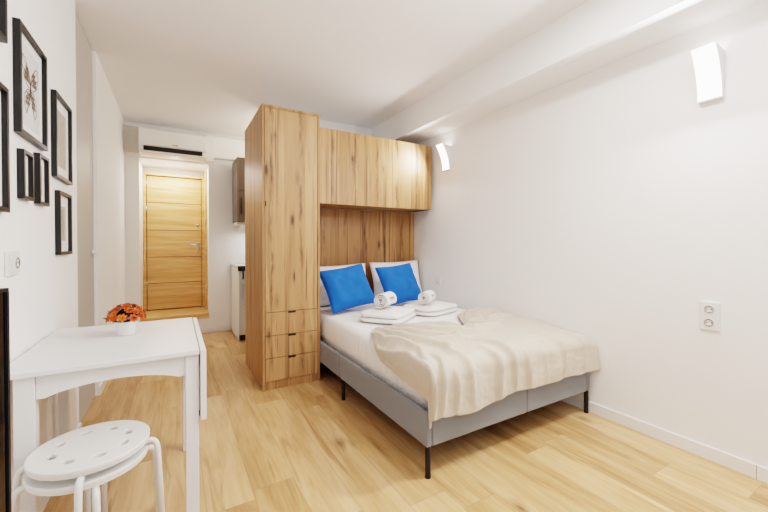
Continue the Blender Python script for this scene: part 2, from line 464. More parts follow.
# ------------------------------------------------------------------ bed
BX0, BX1, BYF, BYB, RZ0, RZ1 = 1.0375, 2.400, 1.365, 3.43, .150, .320
t = thing('bed_frame', 'grey upholstered double bed frame on thin black metal legs', 'bed', (1.72, 2.4, 0))
def rail(x0, x1, y0, y1, along):
    b = BM()
    if along == 'y':
        m_ = 2.425; box(b, x0, x1, y0, m_ - .0008, RZ0, RZ1, .010, 3); box(b, x0, x1, m_ + .0008, y1, RZ0, RZ1, .010, 3)
    else:
        m_ = 1.765; box(b, x0, m_ - .0008, y0, y1, RZ0, RZ1, .010, 3); box(b, m_ + .0008, x1, y0, y1, RZ0, RZ1, .010, 3)
    return b
obj('side_rail', rail(BX0, BX0 + .032, BYF, BYB, 'y'), 'rail', t)
obj('side_rail', rail(BX1 - .032, BX1, BYF, BYB, 'y'), 'rail', t)
obj('foot_rail', rail(BX0 + .033, BX1 - .033, BYF, BYF + .032, 'x'), 'rail', t)
obj('head_rail', bx(BX0 + .033, BX1 - .033, BYB - .032, BYB, RZ0, .252, .008), 'rail', t)
b = BM(); box(b, BX0 + .034, BX1 - .034, BYF + .034, BYB - .034, .20, .255, .004)
obj('mattress_base', b, 'black_metal', t)
for x in (BX0 + .016, BX1 - .016):
    for y in (BYF + .015, 2.39, BYB - .03):
        b = BM(); tube(b, [(x, y, .006), (x, y, RZ0 + .004)], .0135, 14); tube(b, [(x, y, 0), (x, y, .007)], .015, 14)
        obj('leg', b, 'black_metal', t, False)

# mattress with fitted sheet (rounded, ruched along the lower edge)
MX0, MX1, MY0, MY1, MZ0, MZ1 = 1.090, 2.354, 1.410, 3.402, .268, .532
def droop(x, y): return .030 * max(0., min(1., (x - 1.9) / .5)) * max(0., min(1., (1.75 - y) / .35))
def sd_loop(n_side, r):
    """rounded rectangle outline, parameter list of (x,y,nx,ny)"""
    pts = []
    cs = [(MX1 - r, MY0 + r, -PI / 2), (MX1 - r, MY1 - r, 0), (MX0 + r, MY1 - r, PI / 2), (MX0 + r, MY0 + r, PI)]
    for i, (cx, cy, a0) in enumerate(cs):
        for k in range(7):
            a = a0 + k / 6 * PI / 2
            pts.append((cx + r * math.cos(a), cy + r * math.sin(a), math.cos(a), math.sin(a)))
        nx = cs[(i + 1) % 4]; a1 = a0 + PI / 2
        p = (cx + r * math.cos(a1), cy + r * math.sin(a1)); q = (nx[0] + r * math.cos(a1), nx[1] + r * math.sin(a1))
        ns = int(math.hypot(q[0] - p[0], q[1] - p[1]) / .0055)
        for k in range(1, ns):
            s = k / ns
            pts.append((p[0] + (q[0] - p[0]) * s, p[1] + (q[1] - p[1]) * s, math.cos(a1), math.sin(a1)))
    return pts
b = BM(); rings = []
loop = sd_loop(60, .06)
prof = [(-.012, MZ0), (-.004, MZ0 + .02), (-.003, MZ0 + .055), (.008, MZ0 + .075), (.016, MZ0 + .10), (.020, MZ0 + .14), (.016, MZ0 + .185), (.008, MZ0 + .225), (-.010, MZ0 + .25), (-.04, MZ0 + .262), (-.08, MZ1)]
for off, z in prof:
    ring = []
    for i, (x, y, nx, ny) in enumerate(loop):
        ruch = max(0, 1 - (z - MZ0) / .22) * (1 if z > MZ0 + .06 else .25)
        along = x * abs(ny) + y * abs(nx)
        near = max(0., min(1., (2.7 - y) / .7))
        wv = (.022 if nx < -.5 and z > MZ0 + .06 else .007) * ruch ** .6 * near * (-.2 + .7 * math.sin(along * 2 * PI / .044 + 2.2 * noise.noise(Vector((x * 4, y * 4, 0))) + (z - .33) * 6 * noise.noise(Vector((1, y * 9, 0))))) + .006 * noise.noise(Vector((x * 7, y * 7, z * 6)))
        ring.append(b.verts.new((x + nx * (off + wv), y + ny * (off + wv), z + .003 * noise.noise(Vector((x * 3, y * 3, z))) - droop(x, y) * max(0., (z - .4) / .132))))
    rings.append(ring)
n = len(loop)
for r0, r1 in zip(rings, rings[1:]):
    for k in range(n): b.faces.new((r0[k], r0[(k + 1) % n], r1[(k + 1) % n], r1[k]))
b.faces.new(rings[0][::-1])
mcx, mcy = (MX0 + MX1) / 2, (MY0 + MY1) / 2; last = rings[-1]
for f_ in (.8, .55, .3, .1):
    ring = []
    for v0 in rings[-1]:
        x, y = mcx + (v0.co.x - mcx) * f_, mcy + (v0.co.y - mcy) * f_
        ring.append(b.verts.new((x, y, MZ1 + .003 * noise.noise(Vector((x * 5, y * 5, 2))) - droop(x, y))))
    for k in range(n): b.faces.new((last[k], last[(k + 1) % n], ring[(k + 1) % n], ring[k]))
    last = ring
b.faces.new(last)
bmesh.ops.recalc_face_normals(b, faces=b.faces)
mat_o = obj('mattress', b, 'sheet', None, True)
tag(mat_o, 'white sheeted mattress with ruched side hem, lying in the grey bed frame', 'mattress')

# cream throw: sheet mapped over the mattress edge, with raised folds
def wrap(X, Y, lift):
    """plane coords -> 3-D over the mattress (left edge xl, foot edge yf, rounded right foot corner)"""
    r = .06; xl, yf = MX0 + r - .034, MY0 + r - .044
    dx, dy = max(0., xl - X), max(0., yf - Y)
    dxr = max(0., X - 2.34)
    def bend(d, rr):
        if d < rr * PI / 2: a = d / rr; return rr * math.sin(a), rr * (1 - math.cos(a))
        return rr + .05 * (d - rr * PI / 2), rr + (d - rr * PI / 2) * .995
    R = r + lift
    ox, zx = bend(dx, R); oy, zy = bend(dy, R); orx, zrx = bend(dxr, R)
    x = min(max(X, xl), 2.34) - ox + orx; y = max(Y, yf) - oy
    drop = (zx ** 3 + zy ** 3 + zrx ** 3) ** (1 / 3)
    drop += droop(X, Y) * (1 - min(1., drop / .15))
    return Vector((x, y, MZ1 + lift - drop))

def up_edge(u):
    """upper border of the throw (plane coords), u 0 left .. 1 right"""
    P = [(.975, 1.80), (1.08, 1.98), (1.16, 2.13), (1.30, 2.14), (1.46, 2.02), (1.64, 1.86), (1.72, 1.84), (1.86, 2.02), (2.02, 2.24), (2.20, 2.28), (2.44, 2.26)]
    s = u * (len(P) - 1); i = min(int(s), len(P) - 2); f_ = s - i
    p0, p1, p2, p3 = [Vector(P[max(0, min(len(P) - 1, k))]) for k in (i - 1, i, i + 1, i + 2)]
    return .5 * (2 * p1 + (p2 - p0) * f_ + (2 * p0 - 5 * p1 + 4 * p2 - p3) * f_ ** 2 + (3 * p1 - p0 - 3 * p2 + p3) * f_ ** 3)

# fold ridges in plane coordinates: polyline, height, width
FOLDS = [
    # long folds fanning out of the gather beside the notch
    ([(1.17, 2.10), (1.16, 1.93), (1.20, 1.75), (1.27, 1.60), (1.30, 1.46)], .020, .022),
    ([(1.23, 2.11), (1.25, 1.95), (1.32, 1.80), (1.42, 1.68), (1.50, 1.58)], .020, .022),
    ([(1.29, 2.11), (1.34, 1.97), (1.44, 1.86), (1.58, 1.77), (1.74, 1.70)], .024, .020),
    ([(1.36, 2.08), (1.45, 1.95), (1.58, 1.86), (1.76, 1.79), (1.98, 1.78)], .024, .018),
    ([(1.45, 2.02), (1.56, 1.91), (1.68, 1.85), (1.86, 1.84), (2.15, 1.90)], .022, .016),
    ([(1.72, 1.85), (1.84, 1.92), (2.02, 2.03), (2.22, 2.10), (2.4, 2.10)], .026, .020),
    ([(1.76, 1.89), (1.88, 2.00), (2.04, 2.14), (2.22, 2.19), (2.4, 2.19)], .024, .018),
    ([(1.84, 1.98), (1.94, 2.12), (2.06, 2.23), (2.26, 2.25)], .018, .018),
    ([(1.70, 1.82), (1.88, 1.85), (2.12, 1.95), (2.38, 2.00)], .018, .022),
    ([(1.20, 1.82), (1.28, 1.70), (1.42, 1.63), (1.56, 1.62)], .016, .022),
    ([(1.10, 2.02), (1.09, 1.86), (1.12, 1.70), (1.13, 1.55), (1.08, 1.42)], .018, .022),
    ([(1.03, 1.86), (1.02, 1.70), (1.05, 1.55), (1.04, 1.40), (1.01, 1.25)], .014, .022),
    # hanging creases at the foot
    ([(1.30, 1.15), (1.29, 1.30), (1.27, 1.45), (1.30, 1.58)], .010, .024),
    ([(1.63, 1.15), (1.61, 1.32), (1.57, 1.46), (1.50, 1.56)], .016, .020),
    ([(1.50, 1.15), (1.49, 1.32), (1.46, 1.44)], .012, .018), ([(1.74, 1.15), (1.72, 1.34)], .012, .018),
    ([(2.06, 1.15), (2.05, 1.34), (1.98, 1.50)], .013, .024), ([(1.90, 1.15), (1.89, 1.32)], .009, .018),
    ([(1.10, 1.12), (1.11, 1.30), (1.16, 1.48)], .016, .018), ([(1.19, 1.12), (1.20, 1.34)], .012, .016), ([(1.02, 1.12), (1.04, 1.36)], .014, .016),
    ([(2.28, 1.15), (2.26, 1.38), (2.18, 1.56)], .010, .026),
]
def segd(p, a, c):
    ab = c - a; tt = max(0., min(1., (p - a).dot(ab) / max(1e-9, ab.dot(ab))))
    return (p - (a + ab * tt)).length, tt
FV = [([Vector(q) for q in pl], h, wd) for pl, h, wd in FOLDS]
def folds(X, Y):
    p = Vector((X + .012 * noise.noise(Vector((X * 9, Y * 9, 4))), Y + .012 * noise.noise(Vector((X * 9, Y * 9, 9))))); z = 0.
    for pl, h, wd in FV:
        best = 9; bt = 0; nseg = len(pl) - 1
        for i in range(nseg):
            dd_, tt = segd(p, pl[i], pl[i + 1])
            if dd_ < best: best = dd_; bt = (i + tt) / nseg
        if best < 5 * wd:
            z += h * (.45 * math.exp(-(best / wd) ** 2) + .75 * math.exp(-abs(best) / (wd * .55))) * (.25 + .75 * math.sin(PI * min(1, max(0, .08 + bt * .84))))
    z *= 2.1
    z += .010 * (noise.noise(Vector((X * 5.5, Y * 5.5, 1.3))) + .5) + .005 * noise.noise(Vector((X * 14, Y * 14, 3))) + .002 * noise.noise(Vector((X * 40, Y * 40, 3)))
    return max(.0, z)

b = BM(); NU, NV = 250, 210; grid = []
for i in range(NU + 1):
    u = i / NU; ue = up_edge(u)
    xb = .885 + (2.43 - .885) * u
    yb = 1.125 + .008 * math.sin(u * 17) + .022 * max(0, math.sin((u - .3) * PI / .6)) * (1 if .3 < u < .9 else 0) + .03 * max(0, u - .85) / .15
    row = []
    for j in range(NV + 1):
        v = j / NV
        X = ue.x + (xb - ue.x) * v; Y = ue.y + (yb - ue.y) * v
        # left border swings in a little before the foot
        hem = min(1., min(u, 1 - u) * 26, min(v, 1 - v) * 20)
        lift = .012 + folds(X, Y) * (.35 + .65 * hem)
        over = max(0., MY0 - Y)
        ripple = .010 * math.sin(X * 26 + 2 * noise.noise(Vector((X * 4, 0, 5)))) * min(1., over / .2)
        P = wrap(X, Y, lift)
        P.y -= max(0, ripple) + .004 * min(1, over / .1) + .03 * max(0, u - .9) / .1 * min(1., over / .25)
        if P.x > RX - .012: P.x = RX - .012
        row.append(b.verts.new(P))
    grid.append(row)
for i in range(NU):
    for j in range(NV):
        b.faces.new((grid[i][j], grid[i + 1][j], grid[i + 1][j + 1], grid[i][j + 1]))
bmesh.ops.recalc_face_normals(b, faces=b.faces)
if sum((f_.normal.z for f_ in b.faces)) < 0: bmesh.ops.reverse_faces(b, faces=b.faces)
thr = obj('throw_blanket', b, 'throw', None, True)
sm = thr.modifiers.new('thickness', 'SOLIDIFY'); sm.thickness = .007; sm.offset = 1
tag(thr, 'rumpled cream throw draped over the foot end of the bed', 'blanket')

# pillows and cushions
def cushion_bm(w_, h_, th, seed=0, n=26, pinch=.10, wr=.012):
    """flat-lying pillow in local x (width), z (height), thickness along y"""
    b = BM(); F = {}
    for side in (1, -1):
        for i in range(n + 1):
            for j in range(n + 1):
                u, v = i / n * 2 - 1, j / n * 2 - 1
                edge = (i in (0, n)) or (j in (0, n))
                if edge and side == -1: continue
                prof = max(0., (1 - u ** 4)) ** .55 * max(0., (1 - v ** 4)) ** .55
                x = u * w_ / 2 * (1 - pinch * (1 - abs(v) ** 1.5) * u * u * .6); z = v * h_ / 2 * (1 - pinch * (1 - abs(u) ** 1.5) * v * v * .6)
                y = side * th / 2 * prof + wr * noise.noise(Vector((u * 2.2 + seed, v * 2.2, side * 3 + seed))) * prof * 2 + .006 * noise.noise(Vector((u * 6 + seed, v * 6, side * 3))) * prof
                F[(side, i, j)] = b.verts.new((x, y, z))
    g = lambda s, i, j: F.get((s, i, j)) or F[(1, i, j)]
    for s in (1, -1):
        for i in range(n):
            for j in range(n):
                q = [g(s, i, j), g(s, i + 1, j), g(s, i + 1, j + 1), g(s, i, j + 1)]
                b.faces.new(q if s == -1 else q[::-1])
    bmesh.ops.recalc_face_normals(b, faces=b.faces)
    return b
def place_pillow(name, lab, cat, group, mat, c, w_, h_, th, tilt, yaw, roll, seed, piping=False):
    o = obj(name, cushion_bm(w_, h_, th, seed), mat, None, True)
    o.matrix_world = Matrix.Translation(c) @ Matrix.Rotation(yaw, 4, 'Z') @ Matrix.Rotation(tilt, 4, 'X') @ Matrix.Rotation(roll, 4, 'Y')
    tag(o, lab, cat, group)
    if piping:
        n = 60; pts = []
        for k in range(n):
            s = k / n * 4; e = int(s); f_ = s - e; q = f_ * 2 - 1
            u, v = [(q, -1), (1, q), (-q, 1), (-1, -q)][e]
            pts.append((u * w_ / 2 * (1 - .10 * (1 - abs(v) ** 1.5) * u * u * .6), 0, v * h_ / 2 * (1 - .10 * (1 - abs(u) ** 1.5) * v * v * .6)))
        pts.append(pts[0])
        obj('seam_edge', tube(BM(), pts, .0035, 8, False), mat, o, True, world=False)
    return o
place_pillow('pillow', 'white pillow standing against the oak panel, next to the wardrobe', 'pillow', 'white bed pillows', 'pillow', (1.395, 3.285, .737), .67, .40, .12, -.24, 0, -.03, 1)
place_pillow('pillow', 'white pillow standing against the oak panel, in the corner by the right wall', 'pillow', 'white bed pillows', 'pillow', (2.085, 3.285, .748), .63, .42, .12, -.24, 0, -.02, 2)
place_pillow('cushion', 'bright blue square cushion closest to the wardrobe', 'cushion', 'blue cushions', 'blue', (1.335, 2.92, .750), .46, .40, .12, -.52, .04, -.14, 3, True)
place_pillow('cushion', 'bright blue square cushion nearer the right wall', 'cushion', 'blue cushions', 'blue', (1.905, 2.95, .748), .43, .40, .12, -.50, .02, -.09, 4, True)

# towels
def folded_towel(c, w_, d_, h_, rot, seed):
    b = BM(); layers = 2; n = 14
    for l in range(layers):
        z0 = l * h_ / layers
        sh = 1 - .03 * l
        rows = []
        prof = [(.0, -1), (.6, -.92), (.95, -.5), (1., 0), (.95, .5), (.6, .92), (0, 1)]
        hh = h_ / layers
        loop = []
        nn = 56
        for k in range(nn):
            a = 2 * PI * k / nn; ca, sa = math.cos(a), math.sin(a)
            ex = .36
            loop.append((math.copysign(abs(ca) ** ex, ca) * w_ / 2 * sh, math.copysign(abs(sa) ** ex, sa) * d_ / 2 * sh))
        rings = []
        for inset, zz in [(.045, 0), (.012, hh * .14), (0, hh * .48), (.010, hh * .82), (.04, hh * .99), (.11, hh * 1.10), (.17, hh * 1.10)]:
            ring = []
            for x, y in loop:
                s = 1 - inset / (w_ / 2)
                nz = .006 * noise.noise(Vector((x * 14, y * 14, l * 3 + seed)))
                ring.append(b.verts.new((x * s + nz, y * s + nz, z0 + zz + nz + (.006 * noise.noise(Vector((x * 8, y * 8, seed))) if l == layers - 1 else 0))))
            rings.append(ring)
        for r0, r1 in zip(rings, rings[1:]):
            for k in range(nn): b.faces.new((r0[k], r0[(k + 1) % nn], r1[(k + 1) % nn], r1[k]))
        b.faces.new(rings[0][::-1]); b.faces.new(rings[-1])
    bmesh.ops.recalc_face_normals(b, faces=b.faces)
    o = obj('folded_towel', b, 'towel', None, True)
    o.location = c; o.rotation_euler = (0, 0, rot)
    return o
tag(folded_towel((1.47, 2.44, MZ1 + .010), .44, .36, .070, .62, 1), 'white bath towel folded flat on the bed, nearer the wardrobe', 'towel', 'folded bath towels')
tag(folded_towel((1.95, 2.52, MZ1 + .008), .46, .36, .066, .30, 2), 'white bath towel folded flat on the bed, nearer the right wall', 'towel', 'folded bath towels')
def rolled_towel(c, length, r, rot, lab):
    t_ = thing('rolled_towel', lab, 'towel', c, rot, 'rolled hand towels')
    b = BM(); nA = 72; turns = 3.2; th = .006; nL = 10
    # spiral cross-section (x-z), extruded along y with soft ends
    pts = []
    for k in range(nA + 1):
        a = k / nA * turns * 2 * PI; rr = .010 + (r - .010) * k / nA
        pts.append((rr * math.cos(a + 2.4), rr * math.sin(a + 2.4)))
    inner = pts; outer = [(x * (1 + th / max(.012, math.hypot(x, z))), z * (1 + th / max(.012, math.hypot(x, z)))) for x, z in pts]
    rows = []
    for side in (inner, outer):
        rr = []
        for x, z in side:
            rr.append([b.verts.new((x, (l / nL - .5) * length + (.003 * noise.noise(Vector((x * 60, z * 60, l)))), z + r + th)) for l in range(nL + 1)])
        rows.append(rr)
    for s, rr in enumerate(rows):
        for k in range(nA):
            for l in range(nL):
                q = (rr[k][l], rr[k + 1][l], rr[k + 1][l + 1], rr[k][l + 1]); b.faces.new(q if s else q[::-1])
    for k in range(nA):
        for l in (0, nL):
            b.faces.new((rows[0][k][l], rows[0][k + 1][l], rows[1][k + 1][l], rows[1][k][l]))
    for k in (0, nA):
        for l in range(nL): b.faces.new((rows[0][k][l], rows[0][k][l + 1], rows[1][k][l + 1], rows[1][k][l]))
    bmesh.ops.recalc_face_normals(b, faces=b.faces)
    obj('rolled_cloth', b, 'towel', t_, True, world=False)
    # woven grey mark on the front of the roll
    e = BM(); R = r + th + .0016; nn = 8
    for row_, (a0, a1) in enumerate(((2.66, 2.90), (2.98, 3.06))):
        for q0 in [(-.04 + i * .014) for i in range(6)]:
            ar = [a0 + (a1 - a0) * k / 4 for k in range(5)]
            A = [e.verts.new((R * math.cos(a), q0, R * math.sin(a) + r + th)) for a in ar]; B_ = [e.verts.new((R * math.cos(a), q0 + .010, R * math.sin(a) + r + th)) for a in ar]
            for k in range(4): e.faces.new((A[k], A[k + 1], B_[k + 1], B_[k]))
    obj('stitched_mark', e, 'towel_band', t_, False, world=False)
    return t_
rolled_towel((1.452, 2.465, MZ1 + .091), .185, .058, -.95 + PI, 'white hand towel rolled up on the folded towel nearer the wardrobe')
rolled_towel((1.885, 2.49, MZ1 + .085), .18, .051, -.95 + PI, 'white hand towel rolled up on the folded towel nearer the right wall')

# ------------------------------------------------------------------ drop-leaf table
TX0, TX1, TY0, TY1, TZ = -.492, .079, 1.552, 2.275, .722
t = thing('drop_leaf_table', 'white drop-leaf table standing against the left wall, leaf folded down', 'table', (-.2, 1.9, 0))
obj('tabletop', bx(TX0, TX1, TY0, TY1, TZ - .019, TZ, .0025), 'white_lacquer', t)
for x0, x1, k in ((-.447, -.395, 0), (.031, .077, 0), (-.481, -.446, 1), (.031, .070, 1)):
    for y0, y1 in (((TY0 + .012, TY0 + .058), (TY1 - .050, TY1 - .012))[k],):
        obj('leg', bx(x0, x1, y0, y1, 0, TZ - .0195, .003), 'white_lacquer', t)
def arch(x0, x1):
    pts = [(x0, TZ - .0195), (x1, TZ - .0195)]; 
    n = 20
    for k in range(n + 1):
        s = k / n; x = x1 + (x0 - x1) * s
        pts.append((x, TZ - .098 + .030 * math.sin(PI * min(1, max(0, (s - .06) / .88))) ** .7))
    return pts
b = prism(BM(), arch(-.394, .030), 'Y', TY0 + .020, TY0 + .038); obj('apron', b, 'white_lacquer', t)
b = prism(BM(), arch(-.394, .030), 'Y', TY1 - .044, TY1 - .026); obj('apron', b, 'white_lacquer', t)
b = bx(-.446, -.428, TY0 + .0585, TY1 - .0505, TZ - .10, TZ - .0195); obj('apron', b, 'white_lacquer', t)
b = bx(.048, .066, TY0 + .0585, TY1 - .0605, TZ - .10, TZ - .0195); obj('apron', b, 'white_lacquer', t)
lf = obj('drop_leaf', bx(TX1 + .003, TX1 + .024, TY0, TY1, .445, TZ - .003, .003), 'white_lacquer', t)
for y in (TY0 + .12, TY1 - .12):
    obj('hinge', bx(TX1 - .03, TX1 + .003, y - .02, y + .02, TZ - .0215, TZ - .0193), 'steel', t)
b = BM(); box(b, TX1 - .0005, TX1 + .003, TY0 + .03, TY0 + .05, .452, .466, .001); obj('buffer', b, 'socket_dark', lf)

# potted plant on the table
PX, PY = -.192, 1.985
t = thing('potted_flowers', 'small white pot of orange flowers standing on the white table', 'plant', (PX, PY, TZ))
b = lathe(BM(), [(.030, TZ + .0005), (.034, TZ + .004), (.043, TZ + .060), (.045, TZ + .064), (.041, TZ + .064), (.039, TZ + .056)], (PX, PY, 0), 32); obj('pot', b, 'pot', t, True)
obj('soil', lathe(BM(), [(.037, TZ + .052), (.0385, TZ + .057)], (PX, PY, 0), 24), 'soil', t)
b = BM()
def leafq(b, p, d, s):
    d = d.normalized(); sd = d.cross(Vector((0, 0, 1))).normalized() * s * .35; up = Vector((0, 0, s * .15))
    q = [p, p + d * s * .5 + sd + up, p + d * s, p + d * s * .5 - sd + up]; m = p + d * s * .55 + up * .2
    vs = [b.verts.new(x) for x in q]; mv = b.verts.new(m)
    for k in range(4): b.faces.new((vs[k], vs[(k + 1) % 4], mv))
for i in range(170):
    a = random.uniform(0, 2 * PI); e = random.uniform(-.15, 1.3); rr = random.uniform(.3, .92)
    p = Vector((PX + .066 * rr * math.cos(a) * math.cos(e), PY + .066 * rr * math.sin(a) * math.cos(e), TZ + .072 + .058 * rr * math.sin(e)))
    leafq(b, p, Vector((math.cos(a), math.sin(a), random.uniform(-.2, .7))), random.uniform(.020, .032))
obj('foliage', b, 'leaf', t)
def flower(p, nrm, s, mat):
    b = BM(); nrm = nrm.normalized(); u = nrm.orthogonal().normalized(); v = nrm.cross(u)
    for ring, (np_, rs, tilt) in enumerate(((7, 1., .25), (6, .7, .6), (4, .4, 1.1))):
        for k in range(np_):
            a = 2 * PI * (k + ring * .37) / np_; d = u * math.cos(a) + v * math.sin(a); s2 = u * -math.sin(a) + v * math.cos(a)
            base = p; tip = p + (d * math.cos(tilt) + nrm * math.sin(tilt)) * s * rs; mid = (base + tip) / 2 + nrm * s * .12
            q = [b.verts.new(x) for x in (base, mid + s2 * s * rs * .32, tip + s2 * s * rs * .15, tip - s2 * s * rs * .15, mid - s2 * s * rs * .32)]
            b.faces.new(q)
    return obj('flower', b, mat, t)
pts = []
for i in range(1500):
    if len(pts) >= 34: break
    a = random.uniform(0, 2 * PI); e = random.uniform(-.1, 1.45)
    d = Vector((math.cos(a) * math.cos(e), math.sin(a) * math.cos(e), math.sin(e)))
    p = Vector((PX + d.x * .066, PY + d.y * .066, TZ + .072 + d.z * .062))
    if all((p - q).length > .020 for q, _ in pts): pts.append((p, d))
for i, (p, d) in enumerate(pts): flower(p, d + Vector((0, 0, .3)), .020, 'petal' if i % 5 else 'petal2')

# ------------------------------------------------------------------ stools
def seat_mesh(R, th):
    cu = bpy.data.curves.new('seat_outline', 'CURVE'); cu.dimensions = '2D'; cu.fill_mode = 'BOTH'
    def circ(cx, cy, rx, ry, rot, n):
        s = cu.splines.new('POLY'); s.points.add(n - 1); s.use_cyclic_u = True
        for k in range(n):
            a = 2 * PI * k / n; x, y = rx * math.cos(a), ry * math.sin(a)
            s.points[k].co = (cx + x * math.cos(rot) - y * math.sin(rot), cy + x * math.sin(rot) + y * math.cos(rot), 0, 1)
    circ(0, 0, R, R, 0, 96)
    for k in range(8):
        a = 2 * PI * (k + .45) / 8; circ(.098 * math.cos(a), .098 * math.sin(a), .0205, .0145, a + PI / 2, 24)
    cu.extrude = th / 2 - .003; cu.bevel_depth = .003; cu.bevel_resolution = 3
    tmp = bpy.data.objects.new('seat_tmp', cu); COL.objects.link(tmp)
    bpy.context.view_layer.update()
    me = bpy.data.meshes.new_from_object(tmp.evaluated_get(bpy.context.evaluated_depsgraph_get()))
    bpy.data.objects.remove(tmp); bpy.data.curves.remove(cu)
    b = BM(); b.from_mesh(me); bpy.data.meshes.remove(me)
    bmesh.ops.remove_doubles(b, verts=b.verts, dist=1e-5)
    return b
def stool(loc, rot, lab):
    t_ = thing('stool', lab, 'stool', loc, rot, 'stacked white stools')
    R, H = .154, .437
    b = seat_mesh(R, .014); bmesh.ops.translate(b, verts=b.verts, vec=(0, 0, H - .007))
    # turned-down rim under the seat edge
    rim = [(R - .004, H - .024), (R, H - .021), (R, H - .007), (R - .004, H - .007)]
    seg = 96; rings = [[b.verts.new((r_ * math.cos(2 * PI * k / seg), r_ * math.sin(2 * PI * k / seg), z)) for k in range(seg)] for r_, z in rim]
    for i in range(4):
        for k in range(seg): b.faces.new((rings[i][k], rings[i][(k + 1) % seg], rings[(i + 1) % 4][(k + 1) % seg], rings[(i + 1) % 4][k]))
    bmesh.ops.recalc_face_normals(b, faces=b.faces)
    s_ = obj('seat', b, 'white_plastic', t_, False, world=False)
    for k in range(4):
        a = PI / 2 * k; c, s = math.cos(a), math.sin(a)
        path = [(.05, H - .031), (.135, H - .031), (.158, H - .031), (.170, H - .037), (.177, H - .052), (.180, H - .075), (.198, .012)]
        sp = smooth_path([(r_ * c, r_ * s, z) for r_, z in path[:-1]], 4) + [(path[-1][0] * c, path[-1][0] * s, path[-1][1])]
        lg = obj('leg', tube(BM(), sp, .0095, 12), 'white_metal', t_, True, world=False)
        obj('rubber_foot', tube(BM(), [(.1985 * c, .1985 * s, 0), (.1975 * c, .1975 * s, .02)], .011, 12), 'white_plastic', lg, True, world=False)
    return t_
stool((-.240, 1.482, 0), .22, 'white metal stool carrying another one, lower of the stack of two')
stool((-.236, 1.476, .046), -.02, 'white metal stool with eight seat holes, on top of the stack')

# ------------------------------------------------------------------ pictures on the left wall
FD = .021
def picture(y0, y1, z0, z1, lab, art, mat_w=.04, bw=.015):
    y1 *= .989
    t_ = thing('picture_frame', lab, 'picture', (LX, (y0 + y1) / 2, z0), 0, 'black framed prints on the left wall')
    b = BM(); X0, X1 = LX, LX + FD
    def mold(bm, a, c):   # four mitred bars
        o_ = [(y0, z0), (y1, z0), (y1, z1), (y0, z1)]; i_ = [(y0 + bw, z0 + bw), (y1 - bw, z0 + bw), (y1 - bw, z1 - bw), (y0 + bw, z1 - bw)]
        for k in range(4):
            k2 = (k + 1) % 4
            A = [bm.verts.new((x, *p)) for x in (a, c) for p in (o_[k], o_[k2], i_[k2], i_[k])]
            for q in ((0, 1, 2, 3), (7, 6, 5, 4), (0, 4, 5, 1), (1, 5, 6, 2), (2, 6, 7, 3), (3, 7, 4, 0)): bm.faces.new([A[w_] for w_ in q])
    mold(b, X0 + .0005, X1); bmesh.ops.recalc_face_normals(b, faces=b.faces)
    obj('frame', b, 'black_frame', t_)
    obj('passepartout', bx(X0 + .001, X0 + .006, y0 + bw, y1 - bw, z0 + bw, z1 - bw), 'paper', t_)
    px = X0 + .0066; 
    cy, cz = (y0 + y1) / 2, (z0 + z1) / 2; W_, H_ = y1 - y0 - 2 * bw - 2 * mat_w, z1 - z0 - 2 * bw - 2 * mat_w
    pr = obj('print', bx(X0 + .006, px, cy - W_ / 2, cy + W_ / 2, cz - H_ / 2, cz + H_ / 2), 'print_grey' if art in ('butterfly', 'plain') else 'print_sepia', t_)
    e = BM(); xk = px + .0004
    def poly(pts): e.faces.new([e.verts.new((xk, cy + a * W_, cz + c * H_)) for a, c in pts])
    def line(pts, wd):
        for (a0, c0), (a1, c1) in zip(pts, pts[1:]):
            p, q = Vector((a0 * W_, c0 * H_)), Vector((a1 * W_, c1 * H_)); n_ = (q - p).orthogonal().normalized() * wd / 2
            e.faces.new([e.verts.new((xk, cy + k.x, cz + k.y)) for k in (p + n_, q + n_, q - n_, p - n_)])
    if art == 'butterfly':
        for s in (-1, 1):
            wing = [(0, .06), (.10, .22), (.26, .34), (.40, .36), (.42, .24), (.34, .10), (.14, .02), (0, .02)]
            low = [(0, .0), (.16, -.02), (.30, -.10), (.32, -.24), (.22, -.34), (.12, -.24), (.03, -.08), (0, -.04)]
            for w_ in (wing, low):
                line([(s * a, c) for a, c in w_] + [(0, w_[0][1])], .004)
                for k in range(2, 6): line([(0, w_[0][1]), (s * w_[k][0] * .93, w_[k][1] * .93)], .0022)
                m_ = [(sum(p[0] for p in w_) / len(w_)), (sum(p[1] for p in w_) / len(w_))]
                for k in range(8): poly([(s * (m_[0] + (a - m_[0]) * .24 + (k % 3 - 1) * .07), m_[1] + (c - m_[1]) * .2 + (k // 3 - 1) * .06) for a, c in w_])
            line([(0, .1), (s * .05, .2), (s * .12, .26)], .002)
        poly([(-.02, .10), (.02, .10), (.025, -.02), (.0, -.20), (-.025, -.02)])
        obj('drawing', e, 'ink', pr)
    elif art == 'loops':
        for s, ox in ((1, -.06), (.8, .10)):
            line([(ox + .16 * s * math.sin(k * .5) * (1 - k / 60), .36 - k * .0135 * s) for k in range(54)], .0035)
        line([(-.3, -.40), (.3, -.36)], .003)
        obj('drawing', e, 'ink_pale', pr)
    elif art == 'figure':
        line([(0, -.42), (.04, -.1), (-.03, .15), (.02, .42)], .006)
        for k in range(7):
            z_ = -.3 + k * .1; s = 1 if k % 2 else -1
            poly([(0, z_), (s * .16, z_ + .10), (s * .30, z_ + .09), (s * .20, z_ + .02)])
        obj('drawing', e, 'ink_pale', pr)
    else:
        line([(-.4, -.3), (-.1, .0), (.2, -.1), (.4, .25)], .003); obj('drawing', e, 'ink_pale', pr)
    return t_
picture(1.40, 1.690, 1.80, 2.20, 'black framed print highest on the left wall, cut off by the picture edge', 'plain')
picture(1.785, 2.125, 1.538, 1.945, 'large black framed butterfly print on the left wall', 'butterfly', .035, .016)
